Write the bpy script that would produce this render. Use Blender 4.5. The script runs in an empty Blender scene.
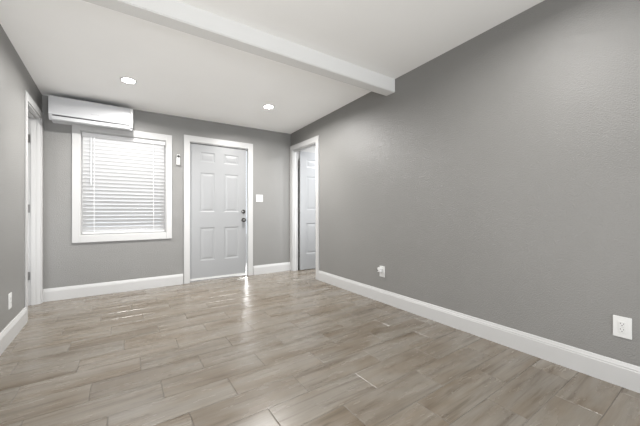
import bpy, bmesh, math, random
from mathutils import Vector, Matrix
random.seed(7)
S = bpy.context.scene
C = S.collection

# ------------------------------------------------------------------ camera
cam = bpy.data.cameras.new('camera'); co = bpy.data.objects.new('camera', cam); C.objects.link(co)
cam.sensor_width = 36; cam.lens = 36*288.27/640; cam.shift_y = -1.18/640; cam.clip_start = .02
co.location = (0, 0, 1.044); co.rotation_euler = (math.pi/2, 0, -math.radians(34.182))
S.camera = co
# ------------------------------------------------------------------ world + exposure
wd = bpy.data.worlds.new('sky'); S.world = wd; wd.use_nodes = True
wd.node_tree.nodes['Background'].inputs[0].default_value = (.86, .93, 1, 1)
wd.node_tree.nodes['Background'].inputs[1].default_value = .9
S.view_settings.view_transform = 'Standard'; S.view_settings.look = 'None'
S.cycles.sample_clamp_indirect = 6; S.cycles.blur_glossy = 1;
S.view_settings.gamma = 1; S.view_settings.use_curve_mapping = False
S.view_settings.exposure = 0.98

def area(name, loc, rot, sx, sy, power, color=(1, 1, 1), shape='RECTANGLE', spread=math.pi):
    l = bpy.data.lights.new(name, 'AREA'); l.shape = shape; l.size = sx
    if shape in ('RECTANGLE', 'ELLIPSE'): l.size_y = sy
    l.energy = power; l.color = color; l.spread = spread
    o = bpy.data.objects.new(name, l); o.location = loc; o.rotation_euler = rot; C.objects.link(o)
    return o
REAR = -3.0
# fill light added behind the camera, set in an unseen wide opening
area('rear_fill', (.85, REAR-.02, 1.15), (math.pi/2+.35, 0, 0), 2.2, 2.1, 30, (.96, .98, 1), spread=math.radians(130))
area('rear_fill', (.85, REAR-.01, 1.15), (math.pi/2-.2, 0, 0), 1.2, 1.8, 7, (.96, .98, 1), spread=math.radians(75))
# sunlit yard behind the front door: a sliver of it comes in by the gap on the latch side
area('daylight_at_door', (2.164, 6.0, 1.1), (-math.pi/2, 0, math.radians(-19.8)), .26, 2.0, 34, (.97, .985, 1))
# unseen fill light added in the room behind the right doorway
area('hallway_fill', (3.3, 2.96, 1.25), (math.pi/2, 0, 0), 1.2, 1.5, 13, (.95, .975, 1))
area('closet_fill', (-1.5, 3.25, .9), (math.pi/2+.3, 0, 0), .9, 1.2, 9, (.98, .99, 1))  # unseen fill light added to brighten the left doorway
# fill light added as a bounced flash, low and unseen by the left wall
area('bounce_light', (-.30, .8, .15), Vector((.45, .2, .87)).to_track_quat('-Z', 'Y').to_euler(), .7, 1.1, 26, (1, .985, .96))

# dimensions
D, W, L, SK = 4.57, 2.469, .788, .0186
TR = .094
def HC(x, y): return 2.44 + .028*(D-y) + .013*(x-W)      # the ceiling falls a little towards the back wall
def LX(y): return -L + SK*(D-y)

# ------------------------------------------------------------------ materials
def mat(name, col, rough=.5, metal=0, bump=0, bscale=200, spec=.5, var=0, emis=None, coat=0, detail=3, bdist=.002):
    m = bpy.data.materials.new(name); m.use_nodes = True
    n = m.node_tree.nodes; k = m.node_tree.links; b = n['Principled BSDF']
    b.inputs['Base Color'].default_value = (*col, 1); b.inputs['Roughness'].default_value = rough
    b.inputs['Metallic'].default_value = metal; b.inputs['Specular IOR Level'].default_value = spec
    b.inputs['Coat Weight'].default_value = coat
    if emis:
        b.inputs['Emission Color'].default_value = (*emis[0], 1); b.inputs['Emission Strength'].default_value = emis[1]
    tc = n.new('ShaderNodeTexCoord')
    if bump:
        t = n.new('ShaderNodeTexNoise'); t.inputs['Scale'].default_value = bscale; t.inputs['Detail'].default_value = detail
        k.new(tc.outputs['Object'], t.inputs['Vector'])
        bp = n.new('ShaderNodeBump'); bp.inputs['Strength'].default_value = bump; bp.inputs['Distance'].default_value = bdist
        k.new(t.outputs['Fac'], bp.inputs['Height']); k.new(bp.outputs['Normal'], b.inputs['Normal'])
    if var:
        t2 = n.new('ShaderNodeTexNoise'); t2.inputs['Scale'].default_value = 2.5
        k.new(tc.outputs['Object'], t2.inputs['Vector'])
        r = n.new('ShaderNodeValToRGB'); r.color_ramp.elements[0].position = .3; r.color_ramp.elements[1].position = .7
        r.color_ramp.elements[0].color = (*[c*(1-var) for c in col], 1); r.color_ramp.elements[1].color = (*[min(1, c*(1+var)) for c in col], 1)
        k.new(t2.outputs['Fac'], r.inputs['Fac']); k.new(r.outputs['Color'], b.inputs['Base Color'])
    return m
WALL = mat('grey_wall_paint', (.190, .187, .180), .36, bump=.75, bscale=150, detail=2, var=.02, spec=.5, bdist=.004)
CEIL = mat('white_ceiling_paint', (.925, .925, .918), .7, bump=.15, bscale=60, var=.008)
CEILN = mat('dimmed_ceiling_paint', (.73, .724, .71), .7, bump=.15, bscale=60, var=.008)  # ceiling paint dimmed for the near field: light balance put into the colour
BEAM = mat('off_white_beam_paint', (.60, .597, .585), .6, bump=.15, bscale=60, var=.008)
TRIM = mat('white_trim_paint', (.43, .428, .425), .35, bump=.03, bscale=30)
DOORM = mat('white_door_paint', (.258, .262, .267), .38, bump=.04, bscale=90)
PLAST = mat('white_plastic', (.56, .56, .553), .3, bump=.02, bscale=300)
ACM = mat('air_conditioner_plastic', (.45, .455, .466), .25, bump=.02, bscale=20)
BLINDM = mat('white_blind_slat', (.60, .60, .606), .45, bump=.03, bscale=120)
DARK = mat('dark_slot', (.02, .02, .02), .4, bump=.02, bscale=100)
GREYP = mat('grey_print', (.28, .28, .29), .5, bump=.02, bscale=100)
CHROME = mat('brushed_nickel', (.13, .125, .12), .25, metal=1, bump=.03, bscale=150)
HINGE = mat('hinge_steel', (.20, .195, .19), .38, metal=1, bump=.03, bscale=150)
GROUT = mat('grey_grout', (.11, .10, .088), .9, bump=.3, bscale=300)
THRESH = mat('bronze_threshold', (.10, .095, .09), .45, metal=.6, bump=.05, bscale=90)
LENS = mat('lamp_lens', (1, 1, 1), .4, emis=((1, .985, .96), 14), bump=.01)
OUTSIDE = mat('outdoor_paving', (.45, .44, .42), .8, bump=.2, bscale=30)
ROOM2 = mat('grey_side_room_paint', (.34, .332, .32), .5, bump=.3, bscale=85, var=.02)
gl = bpy.data.materials.new('window_glass'); gl.use_nodes = True
_n = gl.node_tree.nodes; _b = _n['Principled BSDF']; _b.inputs['Transmission Weight'].default_value = 1
_b.inputs['Roughness'].default_value = .02; _b.inputs['IOR'].default_value = 1.1
_t = _n.new('ShaderNodeTexNoise'); _t.inputs['Scale'].default_value = 1.5
_bp = _n.new('ShaderNodeBump'); _bp.inputs['Strength'].default_value = .01
gl.node_tree.links.new(_t.outputs['Fac'], _bp.inputs['Height']); gl.node_tree.links.new(_bp.outputs['Normal'], _b.inputs['Normal'])
GLASS = gl

def tile_material():
    m = bpy.data.materials.new('wood_look_porcelain_plank'); m.use_nodes = True
    n = m.node_tree.nodes; k = m.node_tree.links; b = n['Principled BSDF']
    tc = n.new('ShaderNodeTexCoord'); at = n.new('ShaderNodeAttribute'); at.attribute_name = 'tile_seed'
    # every plank reads another piece of the grain: offset by its own seed colour
    off = n.new('ShaderNodeVectorMath'); off.operation = 'SCALE'; off.inputs['Scale'].default_value = 40
    k.new(at.outputs['Vector'], off.inputs[0])
    add = n.new('ShaderNodeVectorMath'); add.operation = 'ADD'
    k.new(tc.outputs['Object'], add.inputs[0]); k.new(off.outputs['Vector'], add.inputs[1])
    def noise(sx, sy, scale, detail, rough=.6, dist=0):
        mp = n.new('ShaderNodeMapping'); mp.inputs['Scale'].default_value = (sx, sy, 1)
        k.new(add.outputs['Vector'], mp.inputs['Vector'])
        t = n.new('ShaderNodeTexNoise'); t.inputs['Scale'].default_value = scale
        t.inputs['Detail'].default_value = detail; t.inputs['Roughness'].default_value = rough; t.inputs['Distortion'].default_value = dist
        k.new(mp.outputs['Vector'], t.inputs['Vector']); return t.outputs['Fac']
    def ramp(src, stops):
        r = n.new('ShaderNodeValToRGB'); e = r.color_ramp.elements
        e[0].position, e[0].color = stops[0][0], (*stops[0][1], 1); e[1].position, e[1].color = stops[-1][0], (*stops[-1][1], 1)
        for p, c in stops[1:-1]:
            q = e.new(p); q.color = (*c, 1)
        k.new(src, r.inputs['Fac']); return r.outputs['Color']
    def mix(a, c, fac, mode='MIX'):
        x = n.new('ShaderNodeMix'); x.data_type = 'RGBA'; x.blend_type = mode
        if isinstance(fac, float): x.inputs['Factor'].default_value = fac
        else: k.new(fac, x.inputs['Factor'])
        k.new(a, x.inputs[6]); k.new(c, x.inputs[7]); return x.outputs[2]
    big = ramp(noise(.9, 3.8, 1.5, 3, .55, .6), [(.30, (.114, .090, .064)), (.42, (.145, .122, .095)), (.54, (.168, .149, .124)), (.72, (.180, .165, .144))])
    streak = ramp(noise(.9, 15, 1.8, 5, .6, .5), [(.35, (.60, .565, .53)), (.46, (.92, .915, .91)), (.7, (1.1, 1.1, 1.1))])
    fine = ramp(noise(3, 60, 2.2, 3), [(.3, (.92, .915, .91)), (.7, (1.04, 1.04, 1.04))])
    c1 = mix(big, streak, .85, 'MULTIPLY'); c2 = mix(c1, fine, .8, 'MULTIPLY')
    # a few knots
    vo = n.new('ShaderNodeTexVoronoi'); vo.inputs['Scale'].default_value = 2.3
    mp = n.new('ShaderNodeMapping'); mp.inputs['Scale'].default_value = (1, 1.5, 0); k.new(add.outputs['Vector'], mp.inputs['Vector'])
    k.new(mp.outputs['Vector'], vo.inputs['Vector'])
    kn = ramp(vo.outputs['Distance'], [(.0, (.35, .31, .27)), (.022, (.55, .5, .46)), (.04, (1, 1, 1))])
    c3 = mix(c2, kn, .75, 'MULTIPLY')
    # per plank tint
    tint = ramp(at.outputs['Fac'], [(.2, (.93, .925, .92)), (.5, (1, 1, 1)), (.8, (1.05, 1.04, 1.03))])
    c4 = mix(c3, tint, 1.0, 'MULTIPLY')
    k.new(c4, b.inputs['Base Color'])
    rr = n.new('ShaderNodeMapRange'); rr.inputs['To Min'].default_value = .21; rr.inputs['To Max'].default_value = .32
    k.new(noise(2, 8, 2, 3), rr.inputs['Value']); k.new(rr.outputs['Result'], b.inputs['Roughness'])
    bp = n.new('ShaderNodeBump'); bp.inputs['Strength'].default_value = .04; bp.inputs['Distance'].default_value = .001
    k.new(noise(1.5, 12, 2.0, 1), bp.inputs['Height']); k.new(bp.outputs['Normal'], b.inputs['Normal'])
    return m
TILE = tile_material()

# ------------------------------------------------------------------ mesh helpers
I4 = Matrix.Identity(4)
def box(bm, x0, x1, y0, y1, z0, z1, M=I4, bev=0):
    v = [bm.verts.new(M @ Vector(p)) for p in ((x0,y0,z0),(x1,y0,z0),(x1,y1,z0),(x0,y1,z0),(x0,y0,z1),(x1,y0,z1),(x1,y1,z1),(x0,y1,z1))]
    f = [bm.faces.new([v[i] for i in q]) for q in ((0,3,2,1),(4,5,6,7),(0,1,5,4),(1,2,6,5),(2,3,7,6),(3,0,4,7))]
    if bev:
        bmesh.ops.bevel(bm, geom=list({e for g in f for e in g.edges}), offset=bev, segments=2, profile=.6, affect='EDGES')
def prism(bm, prof, x0, x1, M=I4):
    """profile of (y, z) points swept from x0 to x1; the whole is then placed by M"""
    a = [bm.verts.new(M @ Vector((x0, y, z))) for y, z in prof]; b = [bm.verts.new(M @ Vector((x1, y, z))) for y, z in prof]
    n = len(prof)
    bm.faces.new(a[::-1]); bm.faces.new(b)
    for i in range(n): bm.faces.new((a[i], a[(i+1)%n], b[(i+1)%n], b[i]))
def lathe(bm, prof, seg=32, M=I4):
    """profile of (radius, height) turned about local Z"""
    rings = []
    for r, h in prof:
        if r < 1e-6: rings.append([bm.verts.new(M @ Vector((0, 0, h)))])
        else: rings.append([bm.verts.new(M @ Vector((r*math.cos(2*math.pi*i/seg), r*math.sin(2*math.pi*i/seg), h))) for i in range(seg)])
    for A, B in zip(rings, rings[1:]):
        for i in range(seg):
            j = (i+1) % seg
            q = [A[i % len(A)], A[j % len(A)], B[j % len(B)], B[i % len(B)]]
            u = []
            for w in q:
                if w not in u: u.append(w)
            if len(u) > 2: bm.faces.new(u)
    for R in (rings[0], rings[-1]):
        if len(R) > 2: bm.faces.new(R)
def obj(name, bm, m, parent=None, smooth=False, loc=None):
    bmesh.ops.recalc_face_normals(bm, faces=bm.faces)
    me = bpy.data.meshes.new(name); 
    if loc is not None: bmesh.ops.translate(bm, verts=bm.verts, vec=-Vector(loc))
    bm.to_mesh(me); bm.free(); me.materials.append(m)
    o = bpy.data.objects.new(name, me); C.objects.link(o)
    if loc is not None: o.location = loc
    if parent: o.parent = parent
    if smooth:
        for p in me.polygons: p.use_smooth = True
        try: me.set_sharp_from_angle(angle=math.radians(38))
        except Exception: pass
    return o
def empty(name, loc=(0,0,0), rz=0):
    o = bpy.data.objects.new(name, None); C.objects.link(o); o.location = loc; o.rotation_euler = (0, 0, rz); o.empty_display_size = .1
    return o
def thing(o, label, cat, group=None):
    o['label'] = label; o['category'] = cat
    if group: o['group'] = group
    return o
def struct(o): o['kind'] = 'structure'; return o
NB = bmesh.new

# frames of the three walls: local x runs along the wall, local -y points into the room
MB_ = Matrix.Translation((0, D, 0))                                           # back wall: x = world X
MR = Matrix.Translation((W, 0, 0)) @ Matrix.Rotation(-math.pi/2, 4, 'Z')       # right wall: local x = -world Y, local y = +X
ML = Matrix.Translation((-L, D, 0)) @ Matrix.Rotation(math.pi/2 + math.atan(SK), 4, 'Z')   # left wall: local x = Y-D, local y = -X

T = .12
# ------------------------------------------------------------------ floor: real planks with bevelled edges over a grout bed
X0, X1, Y0, Y1 = -2.3, 4.5, REAR-.1, 5.35
bm = NB(); box(bm, X0, X1, Y0, Y1, -.12, -.0016)
floor = struct(obj('floor', bm, GROUT))
bm = NB()
seed = bm.faces.layers.float_color.new('tile_seed')
PW, PL, G = .203, .605, .0028
k0, k1 = math.floor(Y0/PW), math.ceil(Y1/PW)
for k in range(k0, k1):
    off = (.442 + .2555*(k-10)) % PL
    i = math.floor((X0-off)/PL)
    while off + i*PL < X1:
        xa, xb = off+i*PL+G/2, off+(i+1)*PL-G/2; ya, yb = k*PW+G/2, (k+1)*PW-G/2; i += 1
        if xb < X0+.02 or xa > X1-.02 or yb < Y0+.02 or ya > Y1-.02: continue
        xa, xb, ya, yb = max(xa, X0), min(xb, X1), max(ya, Y0), min(yb, Y1)
        if xb-xa < .02 or yb-ya < .02: continue
        # slight lippage: each plank sits a fraction of a millimetre off level
        tx, ty = random.gauss(0, .0003), random.gauss(0, .00015)
        cup = random.uniform(.0002, .0005)
        z = lambda x, y: tx*(x-(xa+xb)/2)/(PL/2) + ty*(y-(ya+yb)/2)/(PW/2)
        c = .0019
        lo = [bm.verts.new((x, y, -.006)) for x, y in ((xa,ya),(xb,ya),(xb,yb),(xa,yb))]
        mi = [bm.verts.new((x, y, -.0014+z(x,y))) for x, y in ((xa,ya),(xb,ya),(xb,yb),(xa,yb))]
        hi = [bm.verts.new((x, y, z(x,y))) for x, y in ((xa+c,ya+c),(xb-c,ya+c),(xb-c,yb-c),(xa+c,yb-c))]
        fs = [bm.faces.new(hi)]
        for A, B in ((lo, mi), (mi, hi)):
            for j in range(4): fs.append(bm.faces.new((A[j], A[(j+1)%4], B[(j+1)%4], B[j])))
        sc = (random.random(), random.random(), random.random(), 1)
        for f in fs: f[seed] = sc
planks = obj('floor_planks', bm, TILE, floor)
planks.data.update()

# ------------------------------------------------------------------ ceiling (sloping slab) and its beam
bm = NB()
cx0, cx1, cy0, cy1 = -L-.25, W+.1, REAR-.1, D+.1
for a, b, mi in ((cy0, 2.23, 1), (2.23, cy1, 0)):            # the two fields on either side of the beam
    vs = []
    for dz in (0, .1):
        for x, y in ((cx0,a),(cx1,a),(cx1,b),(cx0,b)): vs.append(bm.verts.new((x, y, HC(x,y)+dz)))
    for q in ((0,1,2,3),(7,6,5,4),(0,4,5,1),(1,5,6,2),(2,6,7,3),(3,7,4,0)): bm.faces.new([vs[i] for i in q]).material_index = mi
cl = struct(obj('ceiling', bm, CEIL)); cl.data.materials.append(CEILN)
bm = NB()
ya, yb = 2.165, 2.295
pts = []
for x, zb in ((LX(ya)-.02, 2.342), (W+.01, 2.362)):
    pts += [bm.verts.new(p) for p in ((x, ya, zb), (x, yb, zb), (x, yb, HC(x, yb)+.03), (x, ya, HC(x, ya)+.03))]
for q in ((0,1,2,3),(4,7,6,5),(0,4,5,1),(1,5,6,2),(2,6,7,3),(3,7,4,0)): bm.faces.new([pts[i] for i in q])
bmesh.ops.bevel(bm, geom=bm.edges[:], offset=.006, segments=2, affect='EDGES')
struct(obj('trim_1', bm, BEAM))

# ------------------------------------------------------------------ walls with their openings
def wall(name, M, x0, x1, ztop, holes, m=WALL, th=T, z0=-.02):
    """local x from x0 to x1, holes (xa, xb, za, zb)"""
    bm = NB(); xs = sorted({x0, x1, *[h[0] for h in holes], *[h[1] for h in holes]})
    for a, b in zip(xs, xs[1:]):
        h = [q for q in holes if q[0] <= a+1e-6 and q[1] >= b-1e-6]
        if not h: box(bm, a, b, 0, th, z0, ztop, M)
        else:
            q = h[0]
            if q[2] > z0+.03: box(bm, a, b, 0, th, z0, q[2], M)
            box(bm, a, b, 0, th, q[3], ztop, M)
    bmesh.ops.remove_doubles(bm, verts=bm.verts, dist=1e-5)
    return struct(obj(name, bm, m))
ZT = 2.70
FD = (.782, 1.690, 0, 2.082)         # front door opening (with jamb inside)
WN = (-.447, .490, .752, 2.040)      # window opening
wall('wall_back', MB_, -L-.2, W+T, ZT, [(FD[0], 1.745, 0, FD[3]), WN])
RD = (-4.49, -3.735, 0, 2.13)        # doorway in the right wall, local x = -Y
wall('wall_right', MR, -D-.02, -REAR+.1, ZT, [RD], th=TR)
LD = (3.848-D, 4.495-D, 0, 2.11)      # doorway in the left wall, local x = Y-D
wall('wall_left', ML, REAR-.1-D, .02, ZT, [LD])
# unseen wall behind the camera, its wide opening added for the fill light
MK = Matrix.Translation((0, REAR, 0)) @ Matrix.Rotation(math.pi, 4, 'Z')
wall('wall_rear', MK, -W-.1, L+.3, ZT, [(-2.3, .6, .08, 2.2)])
# side rooms behind the two open doorways
def side_room(nm, x0, x1, y0, y1, wallside):
    bm = NB(); z1 = 2.44
    box(bm, x0-.05, x1+.05, y1, y1+.08, -.02, z1); box(bm, x0-.05, x1+.05, y0-.08, y0, -.02, z1)
    if wallside == 'right': box(bm, x1, x1+.08, y0, y1, -.02, z1)
    else: box(bm, x0-.08, x0, y0, y1, -.02, z1)
    struct(obj('wall_'+nm, bm, ROOM2))
    bm = NB(); box(bm, x0-.05, x1+.05, y0-.08, y1+.08, z1, z1+.08); struct(obj('ceiling', bm, CEIL))
side_room('hallway', W+TR, 4.4, 2.9, 4.62, 'right')
side_room('closet', -2.2, -L-T-.0, 3.2, 5.25, 'left')
# paving outdoors under the sky, beyond the back wall
bm = NB(); box(bm, -4, 6, D+.9, 14, -.2, -.05); struct(obj('trim_2', bm, OUTSIDE))

# ------------------------------------------------------------------ baseboards
BH = .147
BP = [(0, 0), (-.016, 0), (-.016, BH-.034), (-.0135, BH-.030), (-.0135, BH-.022), (-.010, BH-.016), (-.0075, BH-.004), (-.005, BH), (0, BH)]
def base(name, M, runs):
    bm = NB()
    for a, b in runs: prism(bm, BP, a, b, M)
    return struct(obj(name, bm, TRIM))
base('baseboard_back', MB_, [(-L+.002, .706), (1.766, W-.001)])
base('baseboard_right', MR, [(-3.658, -REAR)])
base('baseboard_left', ML, [(REAR-D, 3.80-D)])

# ------------------------------------------------------------------ door casings, jambs, leaves
def casing(parent, M, x0, x1, ztop, wid=.076, ctop=.085, d=.018, name='casing', zbot=0, closed=False):
    """flat casing with a raised back band round the opening x0..x1"""
    bm = NB()
    def band(xa, xb, za, zb): box(bm, xa, xb, -d, 0, za, zb, M, bev=.003)
    band(x0-wid, x0, zbot, ztop+ctop); band(x1, x1+wid, zbot, ztop+ctop); band(x0, x1, ztop, ztop+ctop)
    return obj(name, bm, TRIM, parent)
def jamb(parent, M, x0, x1, ztop, th=T, t=.014, stop=None, rabbet=None):
    bm = NB()
    box(bm, x0, x0+t, -.002, th+.002, 0, ztop, M); box(bm, x1-t, x1, -.002, th+.002, 0, ztop, M)
    box(bm, x0+t, x1-t, -.002, th+.002, ztop-t, ztop, M)
    if stop:
        a, b = stop
        box(bm, x0+t, x0+t+.010, a, b, 0, ztop-t, M); box(bm, x1-t-.010, x1-t, a, b, 0, ztop-t, M); box(bm, x0+t, x1-t, a, b, ztop-t-.010, ztop-t, M)
    return obj('jamb', bm, TRIM, parent)
def leaf_mesh(bm, w, h, th, cols, rows, M):
    """panelled slab: local x 0..w, y 0..th, z 0..h, six panels each with a moulded sinking on both faces"""
    xs = sorted({0, w, *[c for p in cols for c in p]}); zs = sorted({0, h, *[c for p in rows for c in p]})
    isp = lambda xa, xb, za, zb: any(abs(p[0]-xa) < 1e-6 and abs(p[1]-xb) < 1e-6 for p in cols) and any(abs(r[0]-za) < 1e-6 and abs(r[1]-zb) < 1e-6 for r in rows)
    for side in (0, 1):
        Y = lambda d: d if side == 0 else th-d
        for xa, xb in zip(xs, xs[1:]):
            for za, zb in zip(zs, zs[1:]):
                if not isp(xa, xb, za, zb):
                    bm.faces.new([bm.verts.new(M @ Vector((x, Y(0), z))) for x, z in ((xa,za),(xb,za),(xb,zb),(xa,zb))]); continue
                prev = None
                for ins, d in ((0, 0), (.004, .0012), (.014, .0050), (.022, .0055), (.028, .0050), (.048, .0018), (.052, .0015)):
                    r = [bm.verts.new(M @ Vector((x, Y(d), z))) for x, z in ((xa+ins,za+ins),(xb-ins,za+ins),(xb-ins,zb-ins),(xa+ins,zb-ins))]
                    if prev:
                        for j in range(4): bm.faces.new((prev[j], prev[(j+1)%4], r[(j+1)%4], r[j]))
                    prev = r
                bm.faces.new(prev)
    for q in (((0,0,0),(w,0,0),(w,th,0),(0,th,0)), ((0,0,h),(w,0,h),(w,th,h),(0,th,h)), ((0,0,0),(0,th,0),(0,th,h),(0,0,h)), ((w,0,0),(w,th,0),(w,th,h),(w,0,h))):
        bm.faces.new([bm.verts.new(M @ Vector(p)) for p in q])
    bmesh.ops.remove_doubles(bm, verts=bm.verts, dist=1e-5)
def hinge(parent, M, z):
    """M puts local z axis of the knuckle; local x/y leaf plates"""
    bm = NB()
    for k in range(5):
        lathe(bm, [(.0075, z-.046+k*.0185), (.0075, z-.046+k*.0185+.0172)], 14, M)
    lathe(bm, [(.004, z-.050), (.004, z+.050)], 10, M)
    box(bm, -.004, -.001, 0, .032, z-.045, z+.045, M); box(bm, .001, .004, 0, .032, z-.045, z+.045, M)
    return obj('hinge', bm, HINGE, parent, smooth=True)

# front door in the back wall
d1 = struct(empty('door_1', ((FD[0]+FD[1])/2, D, 0)))
Md = Matrix.Translation((-d1.location.x, 0, 0))          # children's meshes are in the empty's frame
casing(d1, Md, FD[0]+.012, FD[1]-.012, FD[3]-.006, wid=.079, ctop=.086)
bm = NB(); box(bm, FD[0], FD[0]+.016, -.002, T, 0, FD[3], Md); box(bm, 1.674, 1.748, -.002, .060, 0, FD[3], Md); box(bm, FD[0]+.016, 1.674, -.002, T, FD[3]-.016, FD[3], Md)
obj('jamb', bm, TRIM, d1)
bm = NB(); LW = 1.6530-.800; LH = 2.052-.022
leaf_mesh(bm, LW, LH, .036, [(.140, .360), (.500, .728)], [(.285, .785), (1.020, 1.615), (1.775, 1.925)], Md @ Matrix.Translation((.800, .021, .022)))
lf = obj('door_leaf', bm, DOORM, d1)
bm = NB()                                                  # weatherstrip on the head and the hinge side
box(bm, .798, 1.672, .058, .068, 2.046, 2.067, Md); box(bm, .797, .812, .058, .068, .02, 2.06, Md)
obj('weatherstrip', bm, TRIM, d1)
bm = NB(); prism(bm, [(.0, 0), (.012, .012), (.10, .016), (.118, .010), (.118, 0)], .797, 1.674, Md)
obj('threshold', bm, THRESH, d1)
bm = NB(); box(bm, 0, LW, -.004, 0, .0, .030, Md @ Matrix.Translation((.800, .021, .020)))
obj('door_sweep', bm, PLAST, d1)
def rose_knob(nm, x, z, knob):
    M = Md @ Matrix.Translation((x, .021, z)) @ Matrix.Rotation(math.pi/2, 4, 'X')   # local z -> -y, into the room
    bm = NB()
    if knob:
        lathe(bm, [(.033, 0), (.033, .004), (.029, .009), (.014, .011), (.012, .030), (.018, .036), (.027, .046), (.029, .056), (.025, .066), (.014, .071), (0, .072)], 32, M)
    else:
        lathe(bm, [(.032, 0), (.032, .008), (.027, .016), (.020, .018), (0, .018)], 32, M)
        box(bm, -.006, .006, -.018, .018, .018, .034, M, bev=.003)
    obj(nm, bm, CHROME, lf, smooth=True)
rose_knob('door_knob', 1.607, .912, True); rose_knob('deadbolt', 1.607, 1.050, False)
bm = NB(); box(bm, 1.6725, 1.6742, .025, .050, .86, .96, Md); obj('strike_plate', bm, HINGE, d1)

# doorway in the right wall with its leaf standing open into the next room
d2 = struct(empty('door_2', (W, 4.11, 0), -math.pi/2))
Mr = Matrix.Translation((4.11, 0, 0))                      # local x = -Y + 4.11 in the empty's frame
casing(d2, Mr, RD[0], RD[1], RD[3], wid=.076, ctop=.083, d=.016)
jamb(d2, Mr, RD[0], RD[1], RD[3], th=TR, stop=(.020, .052))
HX = -4.475                                                # hinge line (local x)
Ml = Mr @ Matrix.Translation((HX+.010, TR+.012, .012)) @ Matrix.Rotation(math.pi/2-math.radians(4), 4, 'Z')
bm = NB()
leaf_mesh(bm, .735, 2.108, .035, [(.125, .335), (.410, .620)], [(.275, .83), (1.065, 1.67), (1.83, 1.975)], Ml @ Matrix.Translation((.012, -.037, 0)))
lf2 = obj('door_leaf', bm, DOORM, d2)
for z in (.285, 1.095, 1.904): hinge(d2, Mr @ Matrix.Translation((HX+.026, TR+.008, 0)) @ Matrix.Rotation(0, 4, 'Z'), z)
for s in (-1, 1):
    bm = NB()
    lathe(bm, [(.031, 0), (.031, .004), (.013, .010), (.012, .028), (.026, .042), (.028, .053), (.022, .064), (0, .068)], 28,
          Ml @ Matrix.Translation((.012+.675, -.037 if s < 0 else -.002, .95)) @ Matrix.Rotation(math.pi/2*(1 if s < 0 else -1), 4, 'X'))
    obj('door_knob', bm, CHROME, lf2, smooth=True)

# doorway in the left wall, its leaf open into the closet
ang = math.atan(SK)
d3 = struct(empty('door_3', (LX(4.2), 4.2, 0), math.pi/2+ang))
Mw = Matrix.Translation((.37/math.cos(ang), 0, 0))
casing(d3, Mw, LD[0], LD[1], LD[3], wid=.048, ctop=.072, d=.013)
jamb(d3, Mw, LD[0], LD[1], LD[3], stop=(.035, .075))
Mq = Mw @ Matrix.Translation((LD[1]-.020, T+.014, .012)) @ Matrix.Rotation(math.pi/2+math.radians(2), 4, 'Z')
bm = NB(); leaf_mesh(bm, .53, 2.07, .035, [(.10, .235), (.295, .43)], [(.27, .80), (1.03, 1.63), (1.79, 1.94)], Mq @ Matrix.Translation((.010, 0, 0)))
obj('door_leaf', bm, DOORM, d3)
for z in (.33, 1.08, 1.86): hinge(d3, Mw @ Matrix.Translation((LD[1]-.020, T-.004, 0)) @ Matrix.Rotation(math.pi, 4, 'Z'), z)

# ------------------------------------------------------------------ window
w1 = struct(empty('window_1', (0, D, WN[2])))
Mz = Matrix.Translation((0, 0, -WN[2]))
bm = NB()
x0, x1, za, zb = WN
for a, b, c, e in ((x0-.075, x0, za-.085, zb+.085), (x1, x1+.070, za-.085, zb+.085), (x0, x1, za-.085, za), (x0, x1, zb, zb+.085)):
    box(bm, a, b, -.018, 0, c, e, Mz, bev=.003)
obj('window_casing', bm, TRIM, w1)
bm = NB()
box(bm, x0-.001, x0+.010, 0, T, za, zb, Mz); box(bm, x1-.010, x1+.001, 0, T, za, zb, Mz); box(bm, x0+.01, x1-.01, 0, T, za-.001, za+.010, Mz); box(bm, x0+.01, x1-.01, 0, T, zb-.010, zb+.001, Mz)
obj('window_jamb', bm, TRIM, w1)
bm = NB(); f = .045
for a, b, c, e in ((x0+.01, x0+.01+f, za+.01, zb-.01), (x1-.01-f, x1-.01, za+.01, zb-.01), (x0+.01+f, x1-.01-f, za+.01, za+.01+f), (x0+.01+f, x1-.01-f, zb-.01-f, zb-.01), (x0+.01+f, x1-.01-f, 1.38, 1.42)):
    box(bm, a, b, .080, .112, c, e, Mz, bev=.002)
sash = obj('window_frame', bm, TRIM, w1)
bm = NB(); box(bm, x0+.01+f-.004, x1-.01-f+.004, .094, .098, za+.05, zb-.05, Mz)
obj('window_pane', bm, GLASS, sash)

# blinds
bx0, bx1 = x0+.020, x1-.020
bl = thing(empty('window_blinds', ((bx0+bx1)/2, D+.038, zb-.012)), 'white horizontal slat blinds lowered and almost closed in the window', 'blinds')
Mb = Matrix.Translation((-(bx0+bx1)/2, 0, -(zb-.012)))
bm = NB(); box(bm, bx0-.006, bx1+.006, -.030, .028, zb-.058, zb-.013, Mb, bev=.003); obj('headrail', bm, BLINDM, bl)
bm = NB()
ztop_s, zbot_s, pitch = zb-.078, za+.060, .0470
n = int((ztop_s-zbot_s)/pitch)+1
for i in range(n):
    z = ztop_s - i*pitch; tilt = math.radians(-58)
    pr = []
    for s in range(7):
        t = s/6-.5; crown = .003*(1-4*t*t)
        yy = t*.050; y = yy*math.cos(tilt)-crown*math.sin(tilt); zz = yy*math.sin(tilt)+crown*math.cos(tilt)
        pr.append((y, z+zz))
    off = [(y+.0026*math.sin(tilt), zz-.0026*math.cos(tilt)) for y, zz in pr]
    prism(bm, pr+off[::-1], bx0, bx1, Mb)
obj('slats', bm, BLINDM, bl)
bm = NB(); box(bm, bx0, bx1, -.026, .024, za+.016, za+.036, Mb, bev=.003); obj('bottom_rail', bm, BLINDM, bl)
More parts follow.
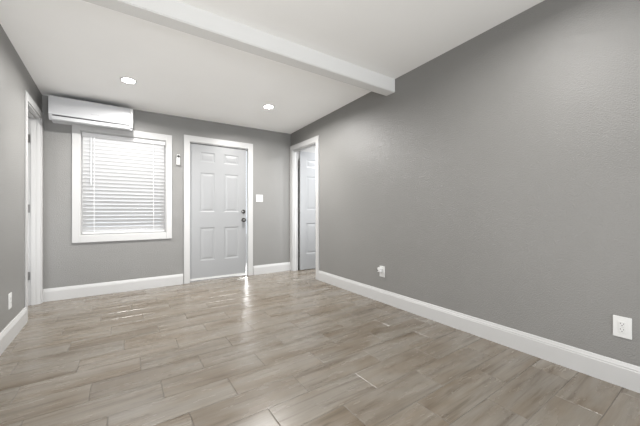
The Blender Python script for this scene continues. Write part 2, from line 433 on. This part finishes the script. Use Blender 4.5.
for px in (bx0+.115, bx1-.135):
    bm = NB()
    for dy in (-.027, .024):
        box(bm, px-.0035, px+.0035, dy-.0006, dy+.0006, za+.03, zb-.06, Mb)
    obj('ladder_tape', bm, BLINDM, bl)
bm = NB()
lathe(bm, [(.0045, 0), (.0045, -.52), (.0065, -.525), (.0065, -.60), (0, -.604)], 8, Mb @ Matrix.Translation((bx0+.085, -.040, zb-.062)))
obj('tilt_wand', bm, mat('clear_wand', (.55, .56, .58), .2, bump=.01), bl, smooth=True)

# ------------------------------------------------------------------ air conditioner
ax0, ax1, az0, az1, ay = -.700, .092, 2.078, 2.353, .215
ac = thing(empty('air_conditioner', ((ax0+ax1)/2, D, az0)), 'long white wall-mounted air conditioner above the window, close under the ceiling', 'air conditioner')
Ma = Matrix.Translation((-(ax0+ax1)/2, 0, -az0))
H_ = az1-az0
def arc(cx, cz, r, a0, a1, n=8): return [(cx+r*math.cos(math.radians(a0+(a1-a0)*i/n)), cz+r*math.sin(math.radians(a0+(a1-a0)*i/n))) for i in range(n+1)]
body = [(0, az0+.012), (0, az1-.01), (-.02, az1)] + [(-ay+.018, az1)] + [(-ay+.006, az1-.004), (-ay, az1-.014)] + [(-ay, az0+.075)] + [(-ay+.004, az0+.05), (-ay+.016, az0+.022), (-ay+.030, az0+.002), (-ay+.045, az0)] + [(-.05, az0+.045)]
bm = NB(); prism(bm, body, ax0, ax1, Ma)
bmesh.ops.bevel(bm, geom=[e for e in bm.edges if abs(e.verts[0].co.x-e.verts[1].co.x) < 1e-6], offset=.006, segments=2, affect='EDGES')
bd = obj('housing', bm, ACM, ac, smooth=True)
bm = NB()   # front panel
fp = [(-ay+.004, az1-.008), (-ay-.006, az1-.012), (-ay-.009, az1-.03), (-ay-.009, az0+.080), (-ay-.006, az0+.062), (-ay+.002, az0+.058)]
prism(bm, fp, ax0+.002, ax1-.030, Ma)
pn = obj('front_panel', bm, ACM, ac, smooth=True)
bm = NB(); box(bm, ax1-.029, ax1-.0, -ay-.008, -ay+.01, az0+.03, az1-.008, Ma, bev=.003); obj('end_cap', bm, PLAST, ac)
bm = NB()   # louver flap along the lower front
prism(bm, [(-ay-.002, az0+.046), (-ay-.006, az0+.040), (-ay+.004, az0+.010), (-ay+.026, az0-.001), (-ay+.034, az0+.001), (-ay+.014, az0+.014)], ax0+.030, ax1-.036, Ma)
obj('louver', bm, ACM, ac, smooth=True)
bm = NB(); box(bm, ax0+.034, ax1-.040, -ay-.0035, -ay+.012, az0+.049, az0+.056, Ma); obj('air_outlet', bm, DARK, ac)
bm = NB(); box(bm, ax0+.10, ax1-.10, -ay+.04, -.03, az1-.001, az1+.002, Ma); obj('intake_grille', bm, DARK, ac)
bm = NB()   # small printed mark
mx = -.327
for i, (a, b, c, e) in enumerate(((0,.010,.004,.012),(.013,.021,.004,.010),(.024,.032,.004,.010),(.035,.043,.004,.010),(.046,.054,.004,.012),(.057,.065,.004,.010),(.068,.078,.002,.010))):
    box(bm, mx+a, mx+b, -ay-.0100, -ay-.0088, az0+.113+c, az0+.113+e, Ma)
obj('badge', bm, GREYP, pn)

# ------------------------------------------------------------------ wall devices
def plate(nm, M, w, h, label, cat, kind, group=None, world=None):
    """M: wall frame at the plate's centre; local -y points into the room"""
    loc = M.to_translation(); rz = M.to_euler().z
    r = thing(empty(nm, loc, rz), label, cat, group)
    bm = NB(); box(bm, -w/2, w/2, -.006, 0, -h/2, h/2, bev=.0025); obj('cover_plate', bm, PLAST, r)
    if kind == 'outlet':
        bm = NB(); box(bm, -.0165, .0165, -.0085, -.005, -.034, .034, bev=.002); fc = obj('receptacle', bm, PLAST, r)
        for s in (-1, 1):
            bm = NB()
            box(bm, -.008, -.0055, -.0092, -.0084, s*.017+.001, s*.017+.009); box(bm, .0055, .008, -.0092, -.0084, s*.017+.001, s*.017+.008)
            box(bm, -.0022, .0022, -.0092, -.0084, s*.017-.009, s*.017-.0045)
            obj('socket', bm, DARK, fc)
        bm = NB(); box(bm, -.009, .009, -.0092, -.0084, -.0006, .0006); obj('seam', bm, GREYP, fc)
    if kind == 'switch':
        for s in (-1, 1):
            bm = NB(); prism(bm, [(-.005, -.033), (-.007, -.033), (-.0095, 0), (-.0075, .033), (-.005, .033)], s*.023-.0165, s*.023+.0165)
            obj('rocker', bm, PLAST, r)
    return r
plate('light_switch', MB_ @ Matrix.Translation((1.876, 0, 1.270)), .118, .120, 'white double rocker light switch on the back wall beside the front door', 'light switch', 'switch')
plate('wall_outlet', MR @ Matrix.Translation((-.411, 0, .354)), .080, .125, 'white two-socket outlet on the right wall, nearest the viewer', 'outlet', 'outlet')
r2 = plate('wall_outlet', MR @ Matrix.Translation((-2.352, 0, .355)), .078, .124, 'white outlet low on the right wall toward the open doorway, with an adapter plugged in', 'outlet', 'outlet')
plate('wall_outlet', ML @ Matrix.Translation((3.325-D, 0, .326)), .078, .124, 'white outlet low on the left wall beside the left doorway', 'outlet', 'outlet')
# adapter plugged into the farther outlet
Mp = MR @ Matrix.Translation((-2.362, -.0086, .372))
ad = thing(empty('plug_adapter', Mp.to_translation(), -math.pi/2), 'small white plug adapter sticking out of the farther outlet on the right wall', 'plug adapter')
bm = NB(); box(bm, -.030, .016, -.034, 0, -.022, .026, bev=.005); obj('adapter_body', bm, PLAST, ad)
bm = NB(); box(bm, -.032, -.008, -.0355, -.033, -.020, -.010, Matrix.Rotation(.5, 4, 'Y')); obj('adapter_dark_strip', bm, DARK, ad)  # dark strip across the front of the adapter

# small device between window and door
wd_ = thing(empty('wall_remote', (.641, D, 1.785)), 'small white remote-like device with a round black lens, on the wall between window and door', 'wall device')
bm = NB(); box(bm, -.024, .024, -.012, 0, -.070, .034, bev=.006); obj('holder', bm, PLAST, wd_)
bm = NB(); box(bm, -.020, .020, -.028, -.010, -.060, .078, bev=.008); bo = obj('body', bm, PLAST, wd_)
bm = NB(); lathe(bm, [(.019, 0), (.019, .004), (.014, .006), (0, .006)], 24, Matrix.Translation((0, -.028, .052)) @ Matrix.Rotation(math.pi/2, 4, 'X')); obj('lens', bm, DARK, bo, smooth=True)
bm = NB(); box(bm, -.022, .022, -.030, -.004, -.074, -.058, bev=.003); obj('cradle_lip', bm, mat('grey_plastic', (.35, .35, .34), .4, bump=.02), wd_)

# ------------------------------------------------------------------ recessed ceiling lights
def downlight(x, y, label, power=27.5):
    z = HC(x, y)
    r = thing(empty('ceiling_light', (x, y, z)), label, 'ceiling light', 'recessed ceiling lights')
    r.rotation_euler = (math.atan(-.028), -math.atan(.013), 0)
    bm = NB(); lathe(bm, [(.062, 0), (.074, 0), (.076, -.002), (.073, -.004), (.066, -.005), (.060, -.004), (.060, 0)], 40); obj('trim_ring', bm, PLAST, r, smooth=True)
    bm = NB(); lathe(bm, [(0, -.003), (.060, -.0045), (.060, -.001), (0, -.001)], 40); obj('lens', bm, LENS, r)
    a = area('lamp', (x, y, z-.012), (0, 0, 0), .11, .11, power, (1, .982, .955), 'DISK', math.radians(165))
    a.parent = r; a.location = (0, 0, -.010)
    return r
downlight(.037, 3.66, 'round recessed ceiling light, the left one, nearer the air conditioner')
downlight(1.605, 3.59, 'round recessed ceiling light, the right one, in front of the front door')
for x, y in ((.04, .76), (1.6, .76), (.04, -1.9), (1.6, -1.9)):
    downlight(x, y, 'round recessed ceiling light behind the beam, outside the view', 10)
# unseen lamp added to light the next room, on its ceiling
r = thing(empty('ceiling_light', (3.4, 3.9, 2.44)), 'unseen round recessed ceiling light added in the room behind the right doorway', 'ceiling light', 'recessed ceiling lights')
bm = NB(); lathe(bm, [(.062, 0), (.084, 0), (.080, -.005), (.060, -.004), (.060, 0)], 32); obj('trim_ring', bm, PLAST, r)
bm = NB(); lathe(bm, [(0, -.003), (.060, -.0045), (.060, -.001), (0, -.001)], 32); obj('lens', bm, LENS, r)
a = area('lamp', (0, 0, -.010), (0, 0, 0), .11, .11, 22, (.96, .98, 1), 'DISK', math.radians(170)); a.parent = r
r = thing(empty('ceiling_light', (-1.5, 4.0, 2.44)), 'unseen round recessed ceiling light added in the closet behind the left doorway', 'ceiling light', 'recessed ceiling lights')  # unseen lamp added to light the closet
bm = NB(); lathe(bm, [(.062, 0), (.084, 0), (.080, -.005), (.060, -.004), (.060, 0)], 32); obj('trim_ring', bm, PLAST, r)
bm = NB(); lathe(bm, [(0, -.003), (.060, -.0045), (.060, -.001), (0, -.001)], 32); obj('lens', bm, LENS, r)
a = area('lamp', (0, 0, -.010), (0, 0, 0), .11, .11, 5, (1, .98, .95), 'DISK', math.radians(170)); a.parent = r
